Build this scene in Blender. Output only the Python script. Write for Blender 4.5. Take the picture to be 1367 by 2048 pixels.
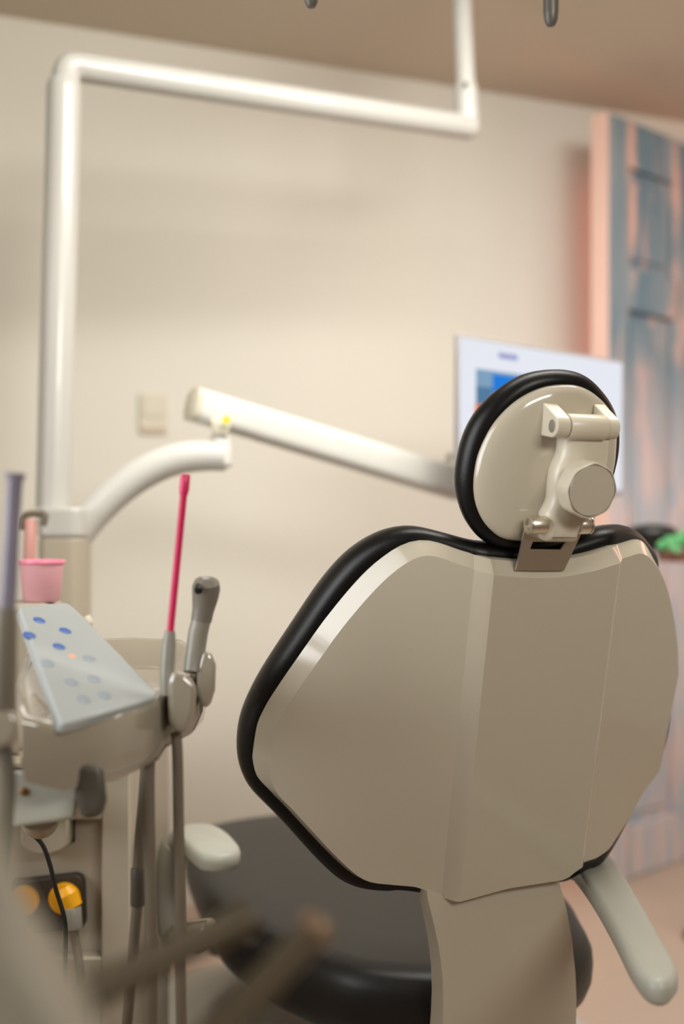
import bpy, bmesh, math, random
import numpy as np
from mathutils import Vector, Matrix

random.seed(4)
SC = bpy.context.scene
COL = SC.collection
for o in list(bpy.data.objects):
    bpy.data.objects.remove(o)

# ------------------------------------------------------------------ camera
F, CX, CY = 2400.0, 683.5, 1050.0          # focal length and horizon in pixels of the 1367x2048 frame
EYE = 1.07
cam_d = bpy.data.cameras.new('camera')
cam = bpy.data.objects.new('camera', cam_d)
COL.objects.link(cam)
cam.location = (0, 0, EYE)
cam.rotation_euler = (math.radians(90), 0, 0)
cam_d.sensor_fit = 'VERTICAL'
cam_d.sensor_height = 36
cam_d.lens = F / 2048 * 36
cam_d.shift_y = (CY - 1024) / 2048
cam_d.dof.use_dof = True
cam_d.dof.focus_distance = 1.62
cam_d.dof.aperture_fstop = 1.55
cam_d.clip_start = 0.05
SC.camera = cam

# ------------------------------------------------------------------ world, lights, exposure
wd = bpy.data.worlds.new('world'); SC.world = wd
wd.use_nodes = True
wd.node_tree.nodes['Background'].inputs[0].default_value = (0.9, 0.92, 1.0, 1)
wd.node_tree.nodes['Background'].inputs[1].default_value = 0.05

R2 = math.radians(22.4)
RX = Vector((math.cos(R2), math.sin(R2), 0))     # along the far wall
RF = Vector((-math.sin(R2), math.cos(R2), 0))    # towards the far wall
def room(r, f, z): return RX * r + RF * f + Vector((0, 0, z))

def area(name, loc, target, sx, sy, power, color, spread=180):
    d = bpy.data.lights.new(name, 'AREA')
    d.shape = 'RECTANGLE'; d.size = sx; d.size_y = sy
    d.energy = power; d.color = color; d.spread = math.radians(spread)
    o = bpy.data.objects.new(name, d); COL.objects.link(o)
    o.location = loc
    o.rotation_euler = (Vector(target) - Vector(loc)).to_track_quat('-Z', 'Y').to_euler()
    return o
area('ceiling_panel_light', room(1.05, 1.70, 2.40), room(1.0, 3.0, 0.5), 1.3, 0.9, 46, (1.0, 0.975, 0.905), 150)
area('door_side_fill', room(2.2, 1.8, 2.40), room(2.5, 2.6, 0.6), 0.6, 0.6, 12, (1.0, 0.92, 0.87), 140)  # added fill that brightens the door and right side, no fixture built
area('left_fill', room(-0.93, 1.35, 1.25), room(1.6, 1.35, 1.1), 1.0, 1.6, 10, (0.95, 0.98, 1.0), 90)  # added fill from the left for shell bevels and crease, no window built
area('camera_side_fill', room(0.9, -1.15, 2.1), room(1.0, 3.2, 1.8), 1.3, 0.5, 18, (1.0, 0.975, 0.91), 120)  # added fill from behind the camera to even out the far wall
area('pink_wall_lamp', room(3.25, 2.3, 1.75), room(2.3, 3.1, 2.5), 0.5, 0.9, 4.5, (1.0, 0.45, 0.33))
SC.view_settings.view_transform = 'Standard'
SC.view_settings.look = 'None'
SC.view_settings.exposure = 0.05
SC.view_settings.gamma = 1.0
SC.view_settings.use_curve_mapping = False
SC.cycles.use_denoising = True
SC.cycles.max_bounces = 8

# ------------------------------------------------------------------ materials
def lin(c):
    return tuple(((x / 255) / 12.92 if x / 255 <= 0.04045 else ((x / 255 + 0.055) / 1.055) ** 2.4) for x in c)

def mat(name, rgb, rough=0.4, metal=0.0, bump=0.0, scale=60, var=0.04, coat=0.0, spec=0.5, trans=0.0):
    m = bpy.data.materials.new(name); m.use_nodes = True
    nt = m.node_tree; b = nt.nodes['Principled BSDF']
    c = lin(rgb)
    n = nt.nodes.new('ShaderNodeTexNoise'); n.inputs['Scale'].default_value = scale
    n.inputs['Detail'].default_value = 4
    tc = nt.nodes.new('ShaderNodeTexCoord'); nt.links.new(tc.outputs['Object'], n.inputs['Vector'])
    mx = nt.nodes.new('ShaderNodeMix'); mx.data_type = 'RGBA'
    mx.inputs[6].default_value = tuple(x * (1 - var) for x in c) + (1,)
    mx.inputs[7].default_value = tuple(min(1, x * (1 + var)) for x in c) + (1,)
    nt.links.new(n.outputs['Fac'], mx.inputs[0])
    nt.links.new(mx.outputs[2], b.inputs['Base Color'])
    b.inputs['Roughness'].default_value = rough
    b.inputs['Metallic'].default_value = metal
    b.inputs['Coat Weight'].default_value = coat
    b.inputs['Specular IOR Level'].default_value = spec
    b.inputs['Transmission Weight'].default_value = trans
    if bump:
        bp = nt.nodes.new('ShaderNodeBump'); bp.inputs['Strength'].default_value = bump
        bp.inputs['Distance'].default_value = 0.002
        nt.links.new(n.outputs['Fac'], bp.inputs['Height'])
        nt.links.new(bp.outputs['Normal'], b.inputs['Normal'])
    return m

def emit(name, rgb, strength):
    m = bpy.data.materials.new(name); m.use_nodes = True
    nt = m.node_tree; nt.nodes.clear()
    e = nt.nodes.new('ShaderNodeEmission'); out = nt.nodes.new('ShaderNodeOutputMaterial')
    e.inputs[0].default_value = lin(rgb) + (1,); e.inputs[1].default_value = strength
    nt.links.new(e.outputs[0], out.inputs[0])
    return m

M = dict(
    wall=mat('wall_paint', (221, 217, 206), 0.85, bump=0.08, scale=140, var=0.01, spec=0.2),
    ceiling=mat('ceiling_paint', (204, 194, 178), 0.9, bump=0.05, scale=120, var=0.01, spec=0.2),
    floor=mat('floor_vinyl', (186, 164, 148), 0.45, scale=6, var=0.05),
    shell=mat('shell_plastic', (186, 177, 159), 0.14, scale=20, var=0.01, coat=0.3),
    mech=mat('mechanism_plastic', (206, 197, 178), 0.3, scale=20, var=0.01),
    black=mat('black_upholstery', (10, 9, 9), 0.36, bump=0.12, scale=500, var=0.1, spec=0.28),
    seat=mat('seat_upholstery', (18, 16, 16), 0.42, bump=0.10, scale=400, var=0.1, spec=0.4),
    chrome=mat('brushed_steel', (222, 216, 202), 0.32, metal=1.0, scale=80, var=0.03),
    white=mat('white_enamel', (192, 190, 184), 0.28, scale=15, var=0.01, coat=0.2),
    armwhite=mat('arm_enamel', (214, 212, 206), 0.3, scale=15, var=0.01, coat=0.2),
    stem=mat('filler_stem_plastic', (206, 150, 140), 0.3),
    headgrey=mat('head_grey_plastic', (118, 112, 102), 0.35, scale=60, var=0.05),
    console=mat('console_plastic', (156, 147, 131), 0.08, scale=15, var=0.01, coat=1.0),
    armrest=mat('armrest_plastic', (182, 182, 171), 0.38, bump=0.05, scale=300, var=0.02),
    grey=mat('grey_plastic', (140, 136, 126), 0.35, scale=40, var=0.03),
    midgrey=mat('tube_grey', (118, 110, 98), 0.5, scale=60, var=0.05),
    darkgrey=mat('dark_grey_plastic', (82, 77, 69), 0.4, scale=60, var=0.06),
    hole=mat('hole_grey', (128, 120, 108), 0.5),
    hose=mat('hose_rubber', (112, 102, 88), 0.5, scale=90, var=0.05),
    cable=mat('black_cable_rubber', (18, 17, 16), 0.5),
    dooredge=mat('pink_glow_edge', (240, 200, 186), 0.6, scale=8, var=0.06),  # pink light along the door's free edge, put into its colour
    pink=mat('pink_suction_plastic', (206, 40, 92), 0.35, scale=80, var=0.05),
    cup=mat('pink_cup_plastic', (246, 190, 198), 0.3, scale=60, var=0.03, trans=0.25),
    cupdark=mat('pink_rim_plastic', (236, 140, 166), 0.3),
    lilac=mat('lilac_plastic', (132, 126, 142), 0.35, scale=50, var=0.04),
    film=mat('keypad_film', (180, 187, 188), 0.18, scale=15, var=0.03, coat=0.7),
    blue=mat('blue_button', (64, 104, 176), 0.4),
    bluegrey=mat('grey_blue_button', (150, 160, 172), 0.4),
    led=emit('orange_led', (255, 190, 150), 1.0),
    yellow=mat('yellow_plastic', (236, 168, 10), 0.4),
    brass=mat('brass_screw', (150, 110, 60), 0.35, metal=0.6),
    socket=mat('socket_plate_plastic', (58, 52, 44), 0.45),
    tower=mat('cabinet_plastic', (174, 164, 146), 0.4, scale=25, var=0.02),
    switch=mat('switch_plastic', (206, 199, 180), 0.4),
    switchdark=mat('switch_lower_plastic', (196, 178, 156), 0.5),
    sticker=mat('yellow_sticker', (214, 200, 40), 0.5),
    bezel=mat('bezel_plastic', (150, 146, 146), 0.4),
    screen=emit('screen_white', (238, 241, 250), 0.9),
    sky=emit('screen_sky', (140, 176, 206), 0.8),
    deep=emit('screen_blue', (40, 128, 226), 0.9),
    haze=emit('screen_haze', (96, 140, 180), 0.75),
    orange=emit('screen_orange', (236, 124, 40), 0.9),
    ink=emit('screen_ink', (126, 134, 206), 0.8),
    wood=mat('brown_wood', (142, 92, 70), 0.45, scale=12, var=0.15),
    leaf=mat('green_leaf', (74, 150, 88), 0.5, scale=30, var=0.15),
    bowl=mat('black_bowl_glaze', (24, 24, 25), 0.45),
    tube=emit('pink_tube_glow', (255, 132, 104), 4.2),
    tubecap=mat('tube_cap', (200, 190, 180), 0.4),
    fore=mat('handpiece_metal', (84, 73, 55), 0.4, metal=0.3, scale=50, var=0.05),
    foretip=mat('handpiece_tip', (138, 110, 86), 0.4, metal=0.2),
    tray=mat('tray_plastic', (186, 180, 166), 0.4, scale=20, var=0.02),
)

def door_material():
    m = bpy.data.materials.new('weathered_door_paint'); m.use_nodes = True
    nt = m.node_tree; b = nt.nodes['Principled BSDF']; L = nt.links
    tc = nt.nodes.new('ShaderNodeTexCoord')
    def noise(scale, sx, sz, detail=3.0):
        mp = nt.nodes.new('ShaderNodeMapping'); mp.inputs['Scale'].default_value = (sx, sx, sz)
        L.new(tc.outputs['Object'], mp.inputs['Vector'])
        n = nt.nodes.new('ShaderNodeTexNoise'); n.inputs['Scale'].default_value = scale
        n.inputs['Detail'].default_value = detail
        L.new(mp.outputs[0], n.inputs['Vector']); return n
    def ramp(src, p0, p1):
        r = nt.nodes.new('ShaderNodeMapRange'); r.inputs[1].default_value = p0; r.inputs[2].default_value = p1
        L.new(src, r.inputs[0]); return r
    def mix(fac, a, c):
        x = nt.nodes.new('ShaderNodeMix'); x.data_type = 'RGBA'
        if hasattr(fac, 'links'): L.new(fac, x.inputs[0])
        else: x.inputs[0].default_value = fac
        for k, v in ((6, a), (7, c)):
            if isinstance(v, tuple): x.inputs[k].default_value = lin(v) + (1,)
            else: L.new(v, x.inputs[k])
        return x.outputs[2]
    sep = nt.nodes.new('ShaderNodeSeparateXYZ'); L.new(tc.outputs['Object'], sep.inputs[0])
    n1 = noise(1.0, 9, 1.6); n2 = noise(1.0, 16, 3.2); n3 = noise(1.0, 22, 5.0)
    blues = mix(ramp(n1.outputs['Fac'], 0.4, 0.62).outputs[0], (98, 126, 142), (140, 152, 158))
    # worn-through pink primer in streaks, more of it in the middle of the door
    worn = ramp(n2.outputs['Fac'], 0.55, 0.72)
    upper = mix(worn.outputs[0], blues, (216, 176, 164))
    pale = mix(ramp(n3.outputs['Fac'], 0.42, 0.6).outputs[0], (216, 196, 194), (178, 188, 200))
    low = mix(ramp(n1.outputs['Fac'], 0.55, 0.7).outputs[0], pale, (138, 166, 182))
    # the paint was scrubbed pale on the lower two thirds
    ad = nt.nodes.new('ShaderNodeMath'); ad.operation = 'MULTIPLY_ADD'
    L.new(n1.outputs['Fac'], ad.inputs[0]); ad.inputs[1].default_value = 0.7; L.new(sep.outputs['Z'], ad.inputs[2])
    h = ramp(ad.outputs[0], 1.45, 1.95)
    col = mix(h.outputs[0], low, upper)
    L.new(col, b.inputs['Base Color'])
    b.inputs['Roughness'].default_value = 0.6
    return m
M['door'] = door_material()

# ------------------------------------------------------------------ mesh tools
V = Vector
def W(px, py, d): return V(((px - CX) / F * d, d, EYE - (py - CY) / F * d))

class MB:
    def __init__(s): s.v = []; s.f = []
    def add(s, vs, fs):
        n = len(s.v); s.v += [V(x) for x in vs]; s.f += [tuple(i + n for i in f) for f in fs]; return s
    def loft(s, loops, cap0=True, cap1=True, closed=True):
        n = len(loops[0]); vs = [p for l in loops for p in l]; fs = []
        for k in range(len(loops) - 1):
            for i in range(n if closed else n - 1):
                j = (i + 1) % n
                fs.append((k * n + i, k * n + j, (k + 1) * n + j, (k + 1) * n + i))
        if cap0: fs.append(tuple(reversed(range(n))))
        if cap1: fs.append(tuple((len(loops) - 1) * n + i for i in range(n)))
        return s.add(vs, fs)
    def fan(s, loops):
        """rings shrinking to a point: last loop closed by its centre"""
        n = len(loops[0]); s.loft(loops, False, False)
        b = len(s.v) - n; c = sum((s.v[b + i] for i in range(n)), V()) / n
        s.v.append(c); k = len(s.v) - 1
        s.f += [(b + i, b + (i + 1) % n, k) for i in range(n)]
        return s
    def tube(s, pts, radii, seg=16, cap=True, flat=1.0, up=None):
        pts = [V(p) for p in pts]
        if not hasattr(radii, '__len__'): radii = [radii] * len(pts)
        t0 = (pts[1] - pts[0]).normalized()
        a = V(up) if up else (V((0, 0, 1)) if abs(t0.z) < 0.9 else V((1, 0, 0)))
        n = (a - t0 * a.dot(t0)).normalized(); loops = []
        for i, p in enumerate(pts):
            t = (pts[min(i + 1, len(pts) - 1)] - pts[max(i - 1, 0)]).normalized()
            n = (n - t * n.dot(t)).normalized(); b = t.cross(n)
            loops.append([p + (n * math.cos(q) + b * math.sin(q) * flat) * radii[i]
                          for q in (2 * math.pi * k / seg for k in range(seg))])
        return s.loft(loops, cap, cap)
    def rod(s, a, b, r, seg=24, rnd=0.25):
        a, b = V(a), V(b); t = (b - a).normalized(); e = r * rnd
        P = [a, a + t * e * 0.3, a + t * e, b - t * e, b - t * e * 0.3, b]
        return s.tube(P, [r - e, r - e * 0.3, r, r, r - e * 0.3, r - e], seg)
    def lathe(s, o, ax, prof, seg=40, cap0=True, cap1=True):
        o, ax = V(o), V(ax).normalized()
        n = ax.orthogonal().normalized(); b = ax.cross(n)
        return s.loft([[o + ax * h + (n * math.cos(q) + b * math.sin(q)) * r
                        for q in (2 * math.pi * k / seg for k in range(seg))] for r, h in prof], cap0, cap1)
    def box(s, c, ax, ay, az):
        """centre and three half-extent vectors"""
        c, ax, ay, az = V(c), V(ax), V(ay), V(az)
        return s.loft([[c - az + ax * i + ay * j for i, j in ((-1, -1), (1, -1), (1, 1), (-1, 1))],
                       [c + az + ax * i + ay * j for i, j in ((-1, -1), (1, -1), (1, 1), (-1, 1))]])
    def prism(s, loop, d):
        d = V(d); return s.loft([[V(p) for p in loop], [V(p) + d for p in loop]])

def spline(pts, n=8):
    pts = [V(p) for p in pts]; out = []
    for i in range(len(pts) - 1):
        p0, p1, p2, p3 = pts[max(i - 1, 0)], pts[i], pts[i + 1], pts[min(i + 2, len(pts) - 1)]
        for k in range(n):
            t = k / n
            out.append(0.5 * ((2 * p1) + (p2 - p0) * t + (2 * p0 - 5 * p1 + 4 * p2 - p3) * t * t
                              + (3 * p1 - p0 - 3 * p2 + p3) * t ** 3))
    return out + [pts[-1]]

def smooth_loop(pts, n=160, rounds=1):
    """closed 2-D loop -> Catmull-Rom -> n even samples"""
    p = np.array(pts, float); m = len(p); q = []
    for i in range(m):
        p0, p1, p2, p3 = p[(i - 1) % m], p[i], p[(i + 1) % m], p[(i + 2) % m]
        for t in np.linspace(0, 1, 12, endpoint=False):
            q.append(0.5 * (2 * p1 + (p2 - p0) * t + (2 * p0 - 5 * p1 + 4 * p2 - p3) * t * t + (3 * p1 - p0 - 3 * p2 + p3) * t ** 3))
    q = np.array(q); q2 = np.vstack([q, q[:1]])
    s = np.r_[0, np.cumsum(np.hypot(*np.diff(q2, axis=0).T))]
    t = np.linspace(0, s[-1], n, endpoint=False)
    r = np.c_[np.interp(t, s, q2[:, 0]), np.interp(t, s, q2[:, 1])]
    for _ in range(rounds):
        r = 0.25 * np.roll(r, 1, 0) + 0.5 * r + 0.25 * np.roll(r, -1, 0)
    return r

def outward(loop):
    d = np.roll(loop, -1, 0) - np.roll(loop, 1, 0)
    d /= np.maximum(np.hypot(d[:, 0], d[:, 1]), 1e-9)[:, None]
    n = np.c_[d[:, 1], -d[:, 0]]
    area2 = np.sum(loop[:, 0] * np.roll(loop[:, 1], -1) - np.roll(loop[:, 0], -1) * loop[:, 1])
    return n if area2 > 0 else -n

def build(name, mb, m, parent=None, at=None, bevel=0, seg=2, angle=32, sub=0):
    base = V(at) if at is not None else V()
    if parent is not None:
        r = parent
        while r.parent: r = r.parent
        base = r.location.copy()
    me = bpy.data.meshes.new(name)
    me.from_pydata([tuple(p - base) for p in mb.v], [], mb.f)
    bm = bmesh.new(); bm.from_mesh(me)
    bmesh.ops.remove_doubles(bm, verts=bm.verts, dist=1e-6)
    bmesh.ops.recalc_face_normals(bm, faces=bm.faces)
    for f in bm.faces: f.smooth = True
    lim = math.radians(angle)
    for e in bm.edges:
        if len(e.link_faces) == 2 and e.calc_face_angle(0) > lim: e.smooth = False
    bm.to_mesh(me); bm.free()
    me.materials.append(M[m])
    o = bpy.data.objects.new(name, me); COL.objects.link(o)
    if parent is not None: o.parent = parent
    else: o.location = base
    if bevel:
        b = o.modifiers.new('bevel', 'BEVEL'); b.width = bevel; b.segments = seg
        b.limit_method = 'ANGLE'; b.angle_limit = math.radians(28); b.harden_normals = False
    if sub:
        s = o.modifiers.new('subsurf', 'SUBSURF'); s.levels = sub; s.render_levels = sub
    return o

def tag(o, label, cat, group=None):
    o['label'] = label; o['category'] = cat
    if group: o['group'] = group
    return o
def thing(name, loc, label, cat, group=None):
    o = bpy.data.objects.new(name, None); o.empty_display_size = 0.1
    COL.objects.link(o); o.location = loc
    return tag(o, label, cat, group)
def structure(o):
    o['kind'] = 'structure'; return o

# ------------------------------------------------------------------ room shell
H = 2.42
r0, r1, f0, f1 = -0.95, 3.35, -1.35, 3.285
def slab(name, ra, rb, fa, fb, za, zb, m):
    loop = [room(ra, fa, za), room(rb, fa, za), room(rb, fb, za), room(ra, fb, za)]
    return structure(build(name, MB().prism(loop, (0, 0, zb - za)), m))
slab('floor', r0 - .1, r1 + .1, f0 - .1, f1 + .1, -0.08, 0, 'floor')
slab('ceiling', r0 - .1, r1 + .1, f0 - .1, f1 + .1, H, H + 0.1, 'ceiling')
slab('wall_back', r0, r1, f1, f1 + .1, 0, H, 'wall')
slab('wall_left', r0 - .1, r0, f0 - .1, f1 + .1, 0, H, 'wall')
slab('wall_right', r1, r1 + .1, f0 - .1, f1 + .1, 0, H, 'wall')
slab('wall_front', r0, r1, f0 - .1, f0, 0, H, 'wall')

# ------------------------------------------------------------------ weathered door leaf standing ajar in front of the far wall
DA = math.radians(43.5)
dx = V((math.cos(DA), math.sin(DA), 0)); dn = V((math.sin(DA), -math.cos(DA), 0))
D0 = W(1213, 1050, 3.54); D0.z = 0
DW, DH, DT = 0.86, 2.29, 0.055
def DP(s, z, t=0): return D0 + dx * s + V((0, 0, z)) + dn * t
def dbox(mb, s0, s1, z0, z1, t0, t1):
    return mb.box(DP((s0 + s1) / 2, (z0 + z1) / 2, (t0 + t1) / 2), dx * (s1 - s0) / 2, V((0, 0, (z1 - z0) / 2)), dn * (t1 - t0) / 2)
def door_hit(px, py):
    d = V(((px - CX) / F, 1, -(py - CY) / F)); o = V((0, 0, EYE))
    t = (D0 - o).dot(dn) / d.dot(dn); p = o + d * t - D0
    return p.dot(dx), p.z
door = thing('door_1', D0, 'tall weathered blue panelled door with worn pink patches standing ajar by far wall', 'door')
structure(door)
s_in = door_hit(1256, 500)[0]; s_mid0 = door_hit(1350, 500)[0]; s_mid1 = s_mid0 + .10
zt, zb = door_hit(1256, 332)[1], door_hit(1256, 535)[1]
zt2, zb2 = door_hit(1256, 618)[1], door_hit(1290, 1645)[1]
mb = MB()
dbox(mb, .008, s_in, 0, DH, -DT, 0); dbox(mb, DW - s_in, DW, 0, DH, -DT, 0)
for a, b in ((zt, DH), (zt2, zb), (0, zb2)): dbox(mb, s_in, DW - s_in, a, b, -DT, 0)
dbox(mb, s_mid0, s_mid1, zb2, zt, -DT, 0)
build('door_frame', mb, 'door', door, bevel=0.004)
mb = MB(); dbox(mb, 0, .008, 0, DH, -DT, 0); build('door_edge', mb, 'dooredge', door)['label'] = 'door edge with pink glow painted in'
for a, b in ((s_in, s_mid0), (s_mid1, DW - s_in)):
    for c, d in ((zb, zt), (zb2, zt2)):
        mb = MB(); dbox(mb, a, b, c, d, -0.04, -0.022)
        dbox(mb, a + .035, b - .035, c + .035, d - .035, -0.045, -0.012)
        build('door_panel', mb, 'door', door, bevel=0.004)

# pink tube lamp standing in the corner behind the door
tl = room(1.0, 0, 0); tpos = D0 + dx * 0.26 - dn * 0.12; tpos.z = 0
lamp = thing('tube_lamp', tpos, 'glowing pink tube lamp standing behind the blue door', 'lamp')
build('lamp_base', MB().lathe(tpos, (0, 0, 1), [(.03, 0), (.03, .015), (.016, .03)]), 'tubecap', lamp)
build('lamp_tube', MB().rod(tpos + V((0, 0, .03)), tpos + V((0, 0, 2.2)), 0.013, 16), 'tube', lamp)

# ------------------------------------------------------------------ dental chair: back surface model
YAW, REC = math.radians(20.5), math.radians(12.4)
nh = V((math.sin(YAW), -math.cos(YAW), 0))
CU = V((math.cos(YAW), math.sin(YAW), 0))
CV = nh * math.sin(REC) + V((0, 0, math.cos(REC)))
CN = nh * math.cos(REC) - V((0, 0, math.sin(REC)))
CF = -nh                                              # chair's forward direction on the floor
CO = W(1056.3, 1420, 1.65)
WC, TP = 0.0975, math.tan(math.radians(27.6))
def g(a): return TP * max(0.0, abs(a) - WC)
def hit(px, py, c=0.0, gf=g):
    d = V(((px - CX) / F, 1, -(py - CY) / F)); o = V((0, 0, EYE)); s = CO.y
    for _ in range(50):
        q = o + d * s - CO; a = q.dot(CU)
        e = 1e-4; f = q.dot(CN) + gf(a) - c
        gp = (gf(a + e) - gf(a - e)) / (2 * e)
        s -= 0.8 * f / (d.dot(CN) + gp * d.dot(CU))
    q = o + d * s - CO
    return (q.dot(CU), q.dot(CV))
def CP(a, b, c, gf=g): return CO + CU * a + CV * b + CN * (c - gf(a))
flat = lambda a: 0.0
def C4(pts): return [(460 + x / 1.5072, 1000 + y / 1.5072) for x, y in pts]
def C3(pts): return [(860 + x / 2.6963, 640 + y / 2.6963) for x, y in pts]
def C7(pts): return [(1050 + x / 6.835, 770 + y / 6.835) for x, y in pts]

chair_base = CO + CF * 0.35; chair_base.z = 0
chair = thing('dental_chair', chair_base, 'dental chair seen from behind with beige back shell and black upholstery', 'dental chair')

# black back cushion
left = C4([(740,130),(700,118),(650,105),(600,92),(560,87),(520,92),(470,108),(420,135),(370,172),(320,225),(270,290),(210,380),(150,470),
           (100,550),(60,630),(40,690),(33,745),(36,800),(50,850),(75,890),(120,935),(165,980),(210,1030),(260,1085),(310,1135),(350,1165),(390,1180),(440,1187),(500,1190),(550,1190)])
L2 = [hit(x, y) for x, y in left]
topR = [(1320,1114),(1308,1094),(1296,1077),(1284,1066),(1270,1058),(1255,1056),(1233,1057),(1211,1061),(1189,1067),(1160,1077),(1120,1088),(1060,1096),(1000,1091)]
R2d = [hit(x, y) for x, y in topR]
cut = R2d[0][1]
mir = [(-a, b) for a, b in L2[::-1] if b < cut - 0.03]
mir = [p for i, p in enumerate(mir)]
mir = [m_ for m_ in mir if not (m_[0] < 0.26 and m_[1] > 0)]
mir = [(a - .030 * min(1, max(0, (a - .12) / .1)), b) for a, b in mir]
loop = smooth_loop(L2 + mir + R2d, 220, 2)
on = outward(loop); cen = np.array([0.0, 0.0])
rings = []
for sc_ in (0.03, 0.3, 0.55, 0.75):
    rings.append([CP(p[0], p[1], -0.004) for p in cen + (loop - on * .035 - cen) * sc_])
for ins, c in ((.035, -0.002), (.020, .004), (.010, .004), (.004, -.002), (.001, -.010), (0, -.018), (.001, -.03), (.005, -.045), (.014, -.06), (.03, -.07), (.05, -.075)):
    q = loop - on * ins
    rings.append([CP(p[0], p[1], c) for p in q])
for sc_ in (0.7, 0.45, 0.2, 0.03):
    rings.append([CP(p[0], p[1], -.08) for p in cen + (loop - on * .05 - cen) * sc_])
build('back_cushion', MB().loft(rings), 'black', chair, angle=60)

# beige back shell
HF, HC, RW = 0.020, 0.034, 0.014
def hface(a):
    x = abs(a)
    return HC if x <= WC - .004 else (HF if x >= WC + RW else HC + (HF - HC) * (x - WC + .004) / (RW + .004))
def gs(a): return g(a) - (hface(a) - HF)
ftop = C4([(118,790),(120,740),(130,700),(160,640),(210,565),(270,480),(330,395),(400,310),(460,245),(520,195),(565,170),(600,163),(640,175),(690,195),(745,213)]) + \
    [(1024,1154),(1077,1157),(1130,1154),(1163,1147),(1203,1139),(1233,1127),(1258,1113),(1277,1106),(1289,1108),(1299,1116),(1311,1130),(1323,1150),(1332,1172),(1341,1205),(1350,1255),(1355,1300),(1356,1350)]
fbot = C4([(118,790),(122,840),(132,868),(150,895),(190,935),(240,990),(300,1055),(350,1105),(395,1143),(430,1155),(520,1163),(575,1167)]) + \
    [(850,1782),(885,1796),(1016,1777),(1145,1757),(1151,1736),(1193,1716),(1219,1698),(1229,1681),(1254,1643),(1286,1584),(1319,1541),(1336,1504),(1347,1458),(1354,1398),(1356,1350)]
T2 = np.array([hit(x, y, HF, gs) for x, y in ftop]); B2 = np.array([hit(x, y, HF, gs) for x, y in fbot])
def chain(P):
    P = P[np.argsort(P[:, 0])]; keep = np.r_[True, np.diff(P[:, 0]) > 1e-4]; return P[keep]
T2, B2 = chain(T2), chain(B2)
aL, aR = max(T2[0, 0], B2[0, 0]), min(T2[-1, 0], B2[-1, 0])
u_ = (1 - np.cos(np.linspace(0, math.pi, 110))) / 2
A = aL + (aR - aL) * u_
A = np.unique(np.r_[A, [-WC - RW, -WC - RW - .002, -WC - RW + .002, -WC + .004, -WC + .002, -WC + .006, WC - .004, WC + RW, WC - .006, WC - .002]])
def resamp(P, smooth):
    y = np.interp(A, P[:, 0], P[:, 1])
    for _ in range(smooth):
        y[1:-1] = .25 * y[:-2] + .5 * y[1:-1] + .25 * y[2:]
    return y
tb, bb = resamp(T2, 2), resamp(B2, 1)
m_ = (tb[0] + bb[0]) / 2; tb[0] = bb[0] = m_
m_ = (tb[-1] + bb[-1]) / 2; tb[-1] = bb[-1] = m_
NR = 14
mb = MB(); vs, fs = [], []
for i, a in enumerate(A):
    for k in range(NR):
        b = bb[i] + (tb[i] - bb[i]) * k / (NR - 1)
        vs.append(CP(a, b, hface(a)))
for i in range(len(A) - 1):
    for k in range(NR - 1):
        fs.append((i * NR + k, (i + 1) * NR + k, (i + 1) * NR + k + 1, i * NR + k + 1))
mb.add(vs, fs)
bl = np.array([(A[i], tb[i]) for i in range(len(A))] + [(A[i], bb[i]) for i in range(len(A) - 2, 0, -1)])
bn = outward(bl)
for _ in range(6): bn = .25 * np.roll(bn, 1, 0) + .5 * bn + .25 * np.roll(bn, -1, 0)
bn /= np.hypot(bn[:, 0], bn[:, 1])[:, None]
wid = []
for p, n in zip(bl, bn):
    if n[1] < -0.35: w_ = .006
    elif n[0] > 0.5: w_ = .010
    else: w_ = .0185
    wid.append(w_)
wid = np.array(wid)
for _ in range(10): wid = .25 * np.roll(wid, 1) + .5 * wid + .25 * np.roll(wid, -1)
def ring(k, c): return [CP(p[0] + n[0] * w_ * k, p[1] + n[1] * w_ * k, c(p[0])) for p, n, w_ in zip(bl, bn, wid)]
mb.loft([ring(0, hface), ring(.92, lambda a: .004 + (hface(a) - HF) * .8), ring(1.0, lambda a: -.001), ring(.95, lambda a: -.008)], False, False)
build('back_shell', mb, 'shell', chair, angle=14, bevel=0.0025, seg=3)

# beige support below the shell
rowsL = [(853,1770),(856,1800),(868,1850),(879,1900),(886,1960),(888,2010),(886,2060),(880,2140),(872,2230)]
rowsR = [(1116,1740),(1122,1770),(1136,1820),(1147,1880),(1154,1950),(1156,2000),(1155,2060),(1150,2130),(1142,2210)]
fr, bk = [], []
for i, (l, r) in enumerate(zip(rowsL, rowsR)):
    t = i / 8; c = 0.004 + 0.075 * t - 0.03 * t * t
    pl, pr = V((*hit(*l, c, flat), c)), V((*hit(*r, c, flat), c))
    row = []
    for s, dc in ((0, -.012), (.004, -.004), (.10, .003), (.3, .004), (.6, .004), (.9, .003), (.996, -.004), (1, -.012)):
        q = pl.lerp(pr, s); row.append(CP(q.x, q.y, c + dc, flat))
    fr.append(row)
    bk.append([p - CN * .03 for p in row])
loops = [f + b[::-1] for f, b in zip(fr, bk)]
build('back_support', MB().loft(loops), 'shell', chair, angle=40)

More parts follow.
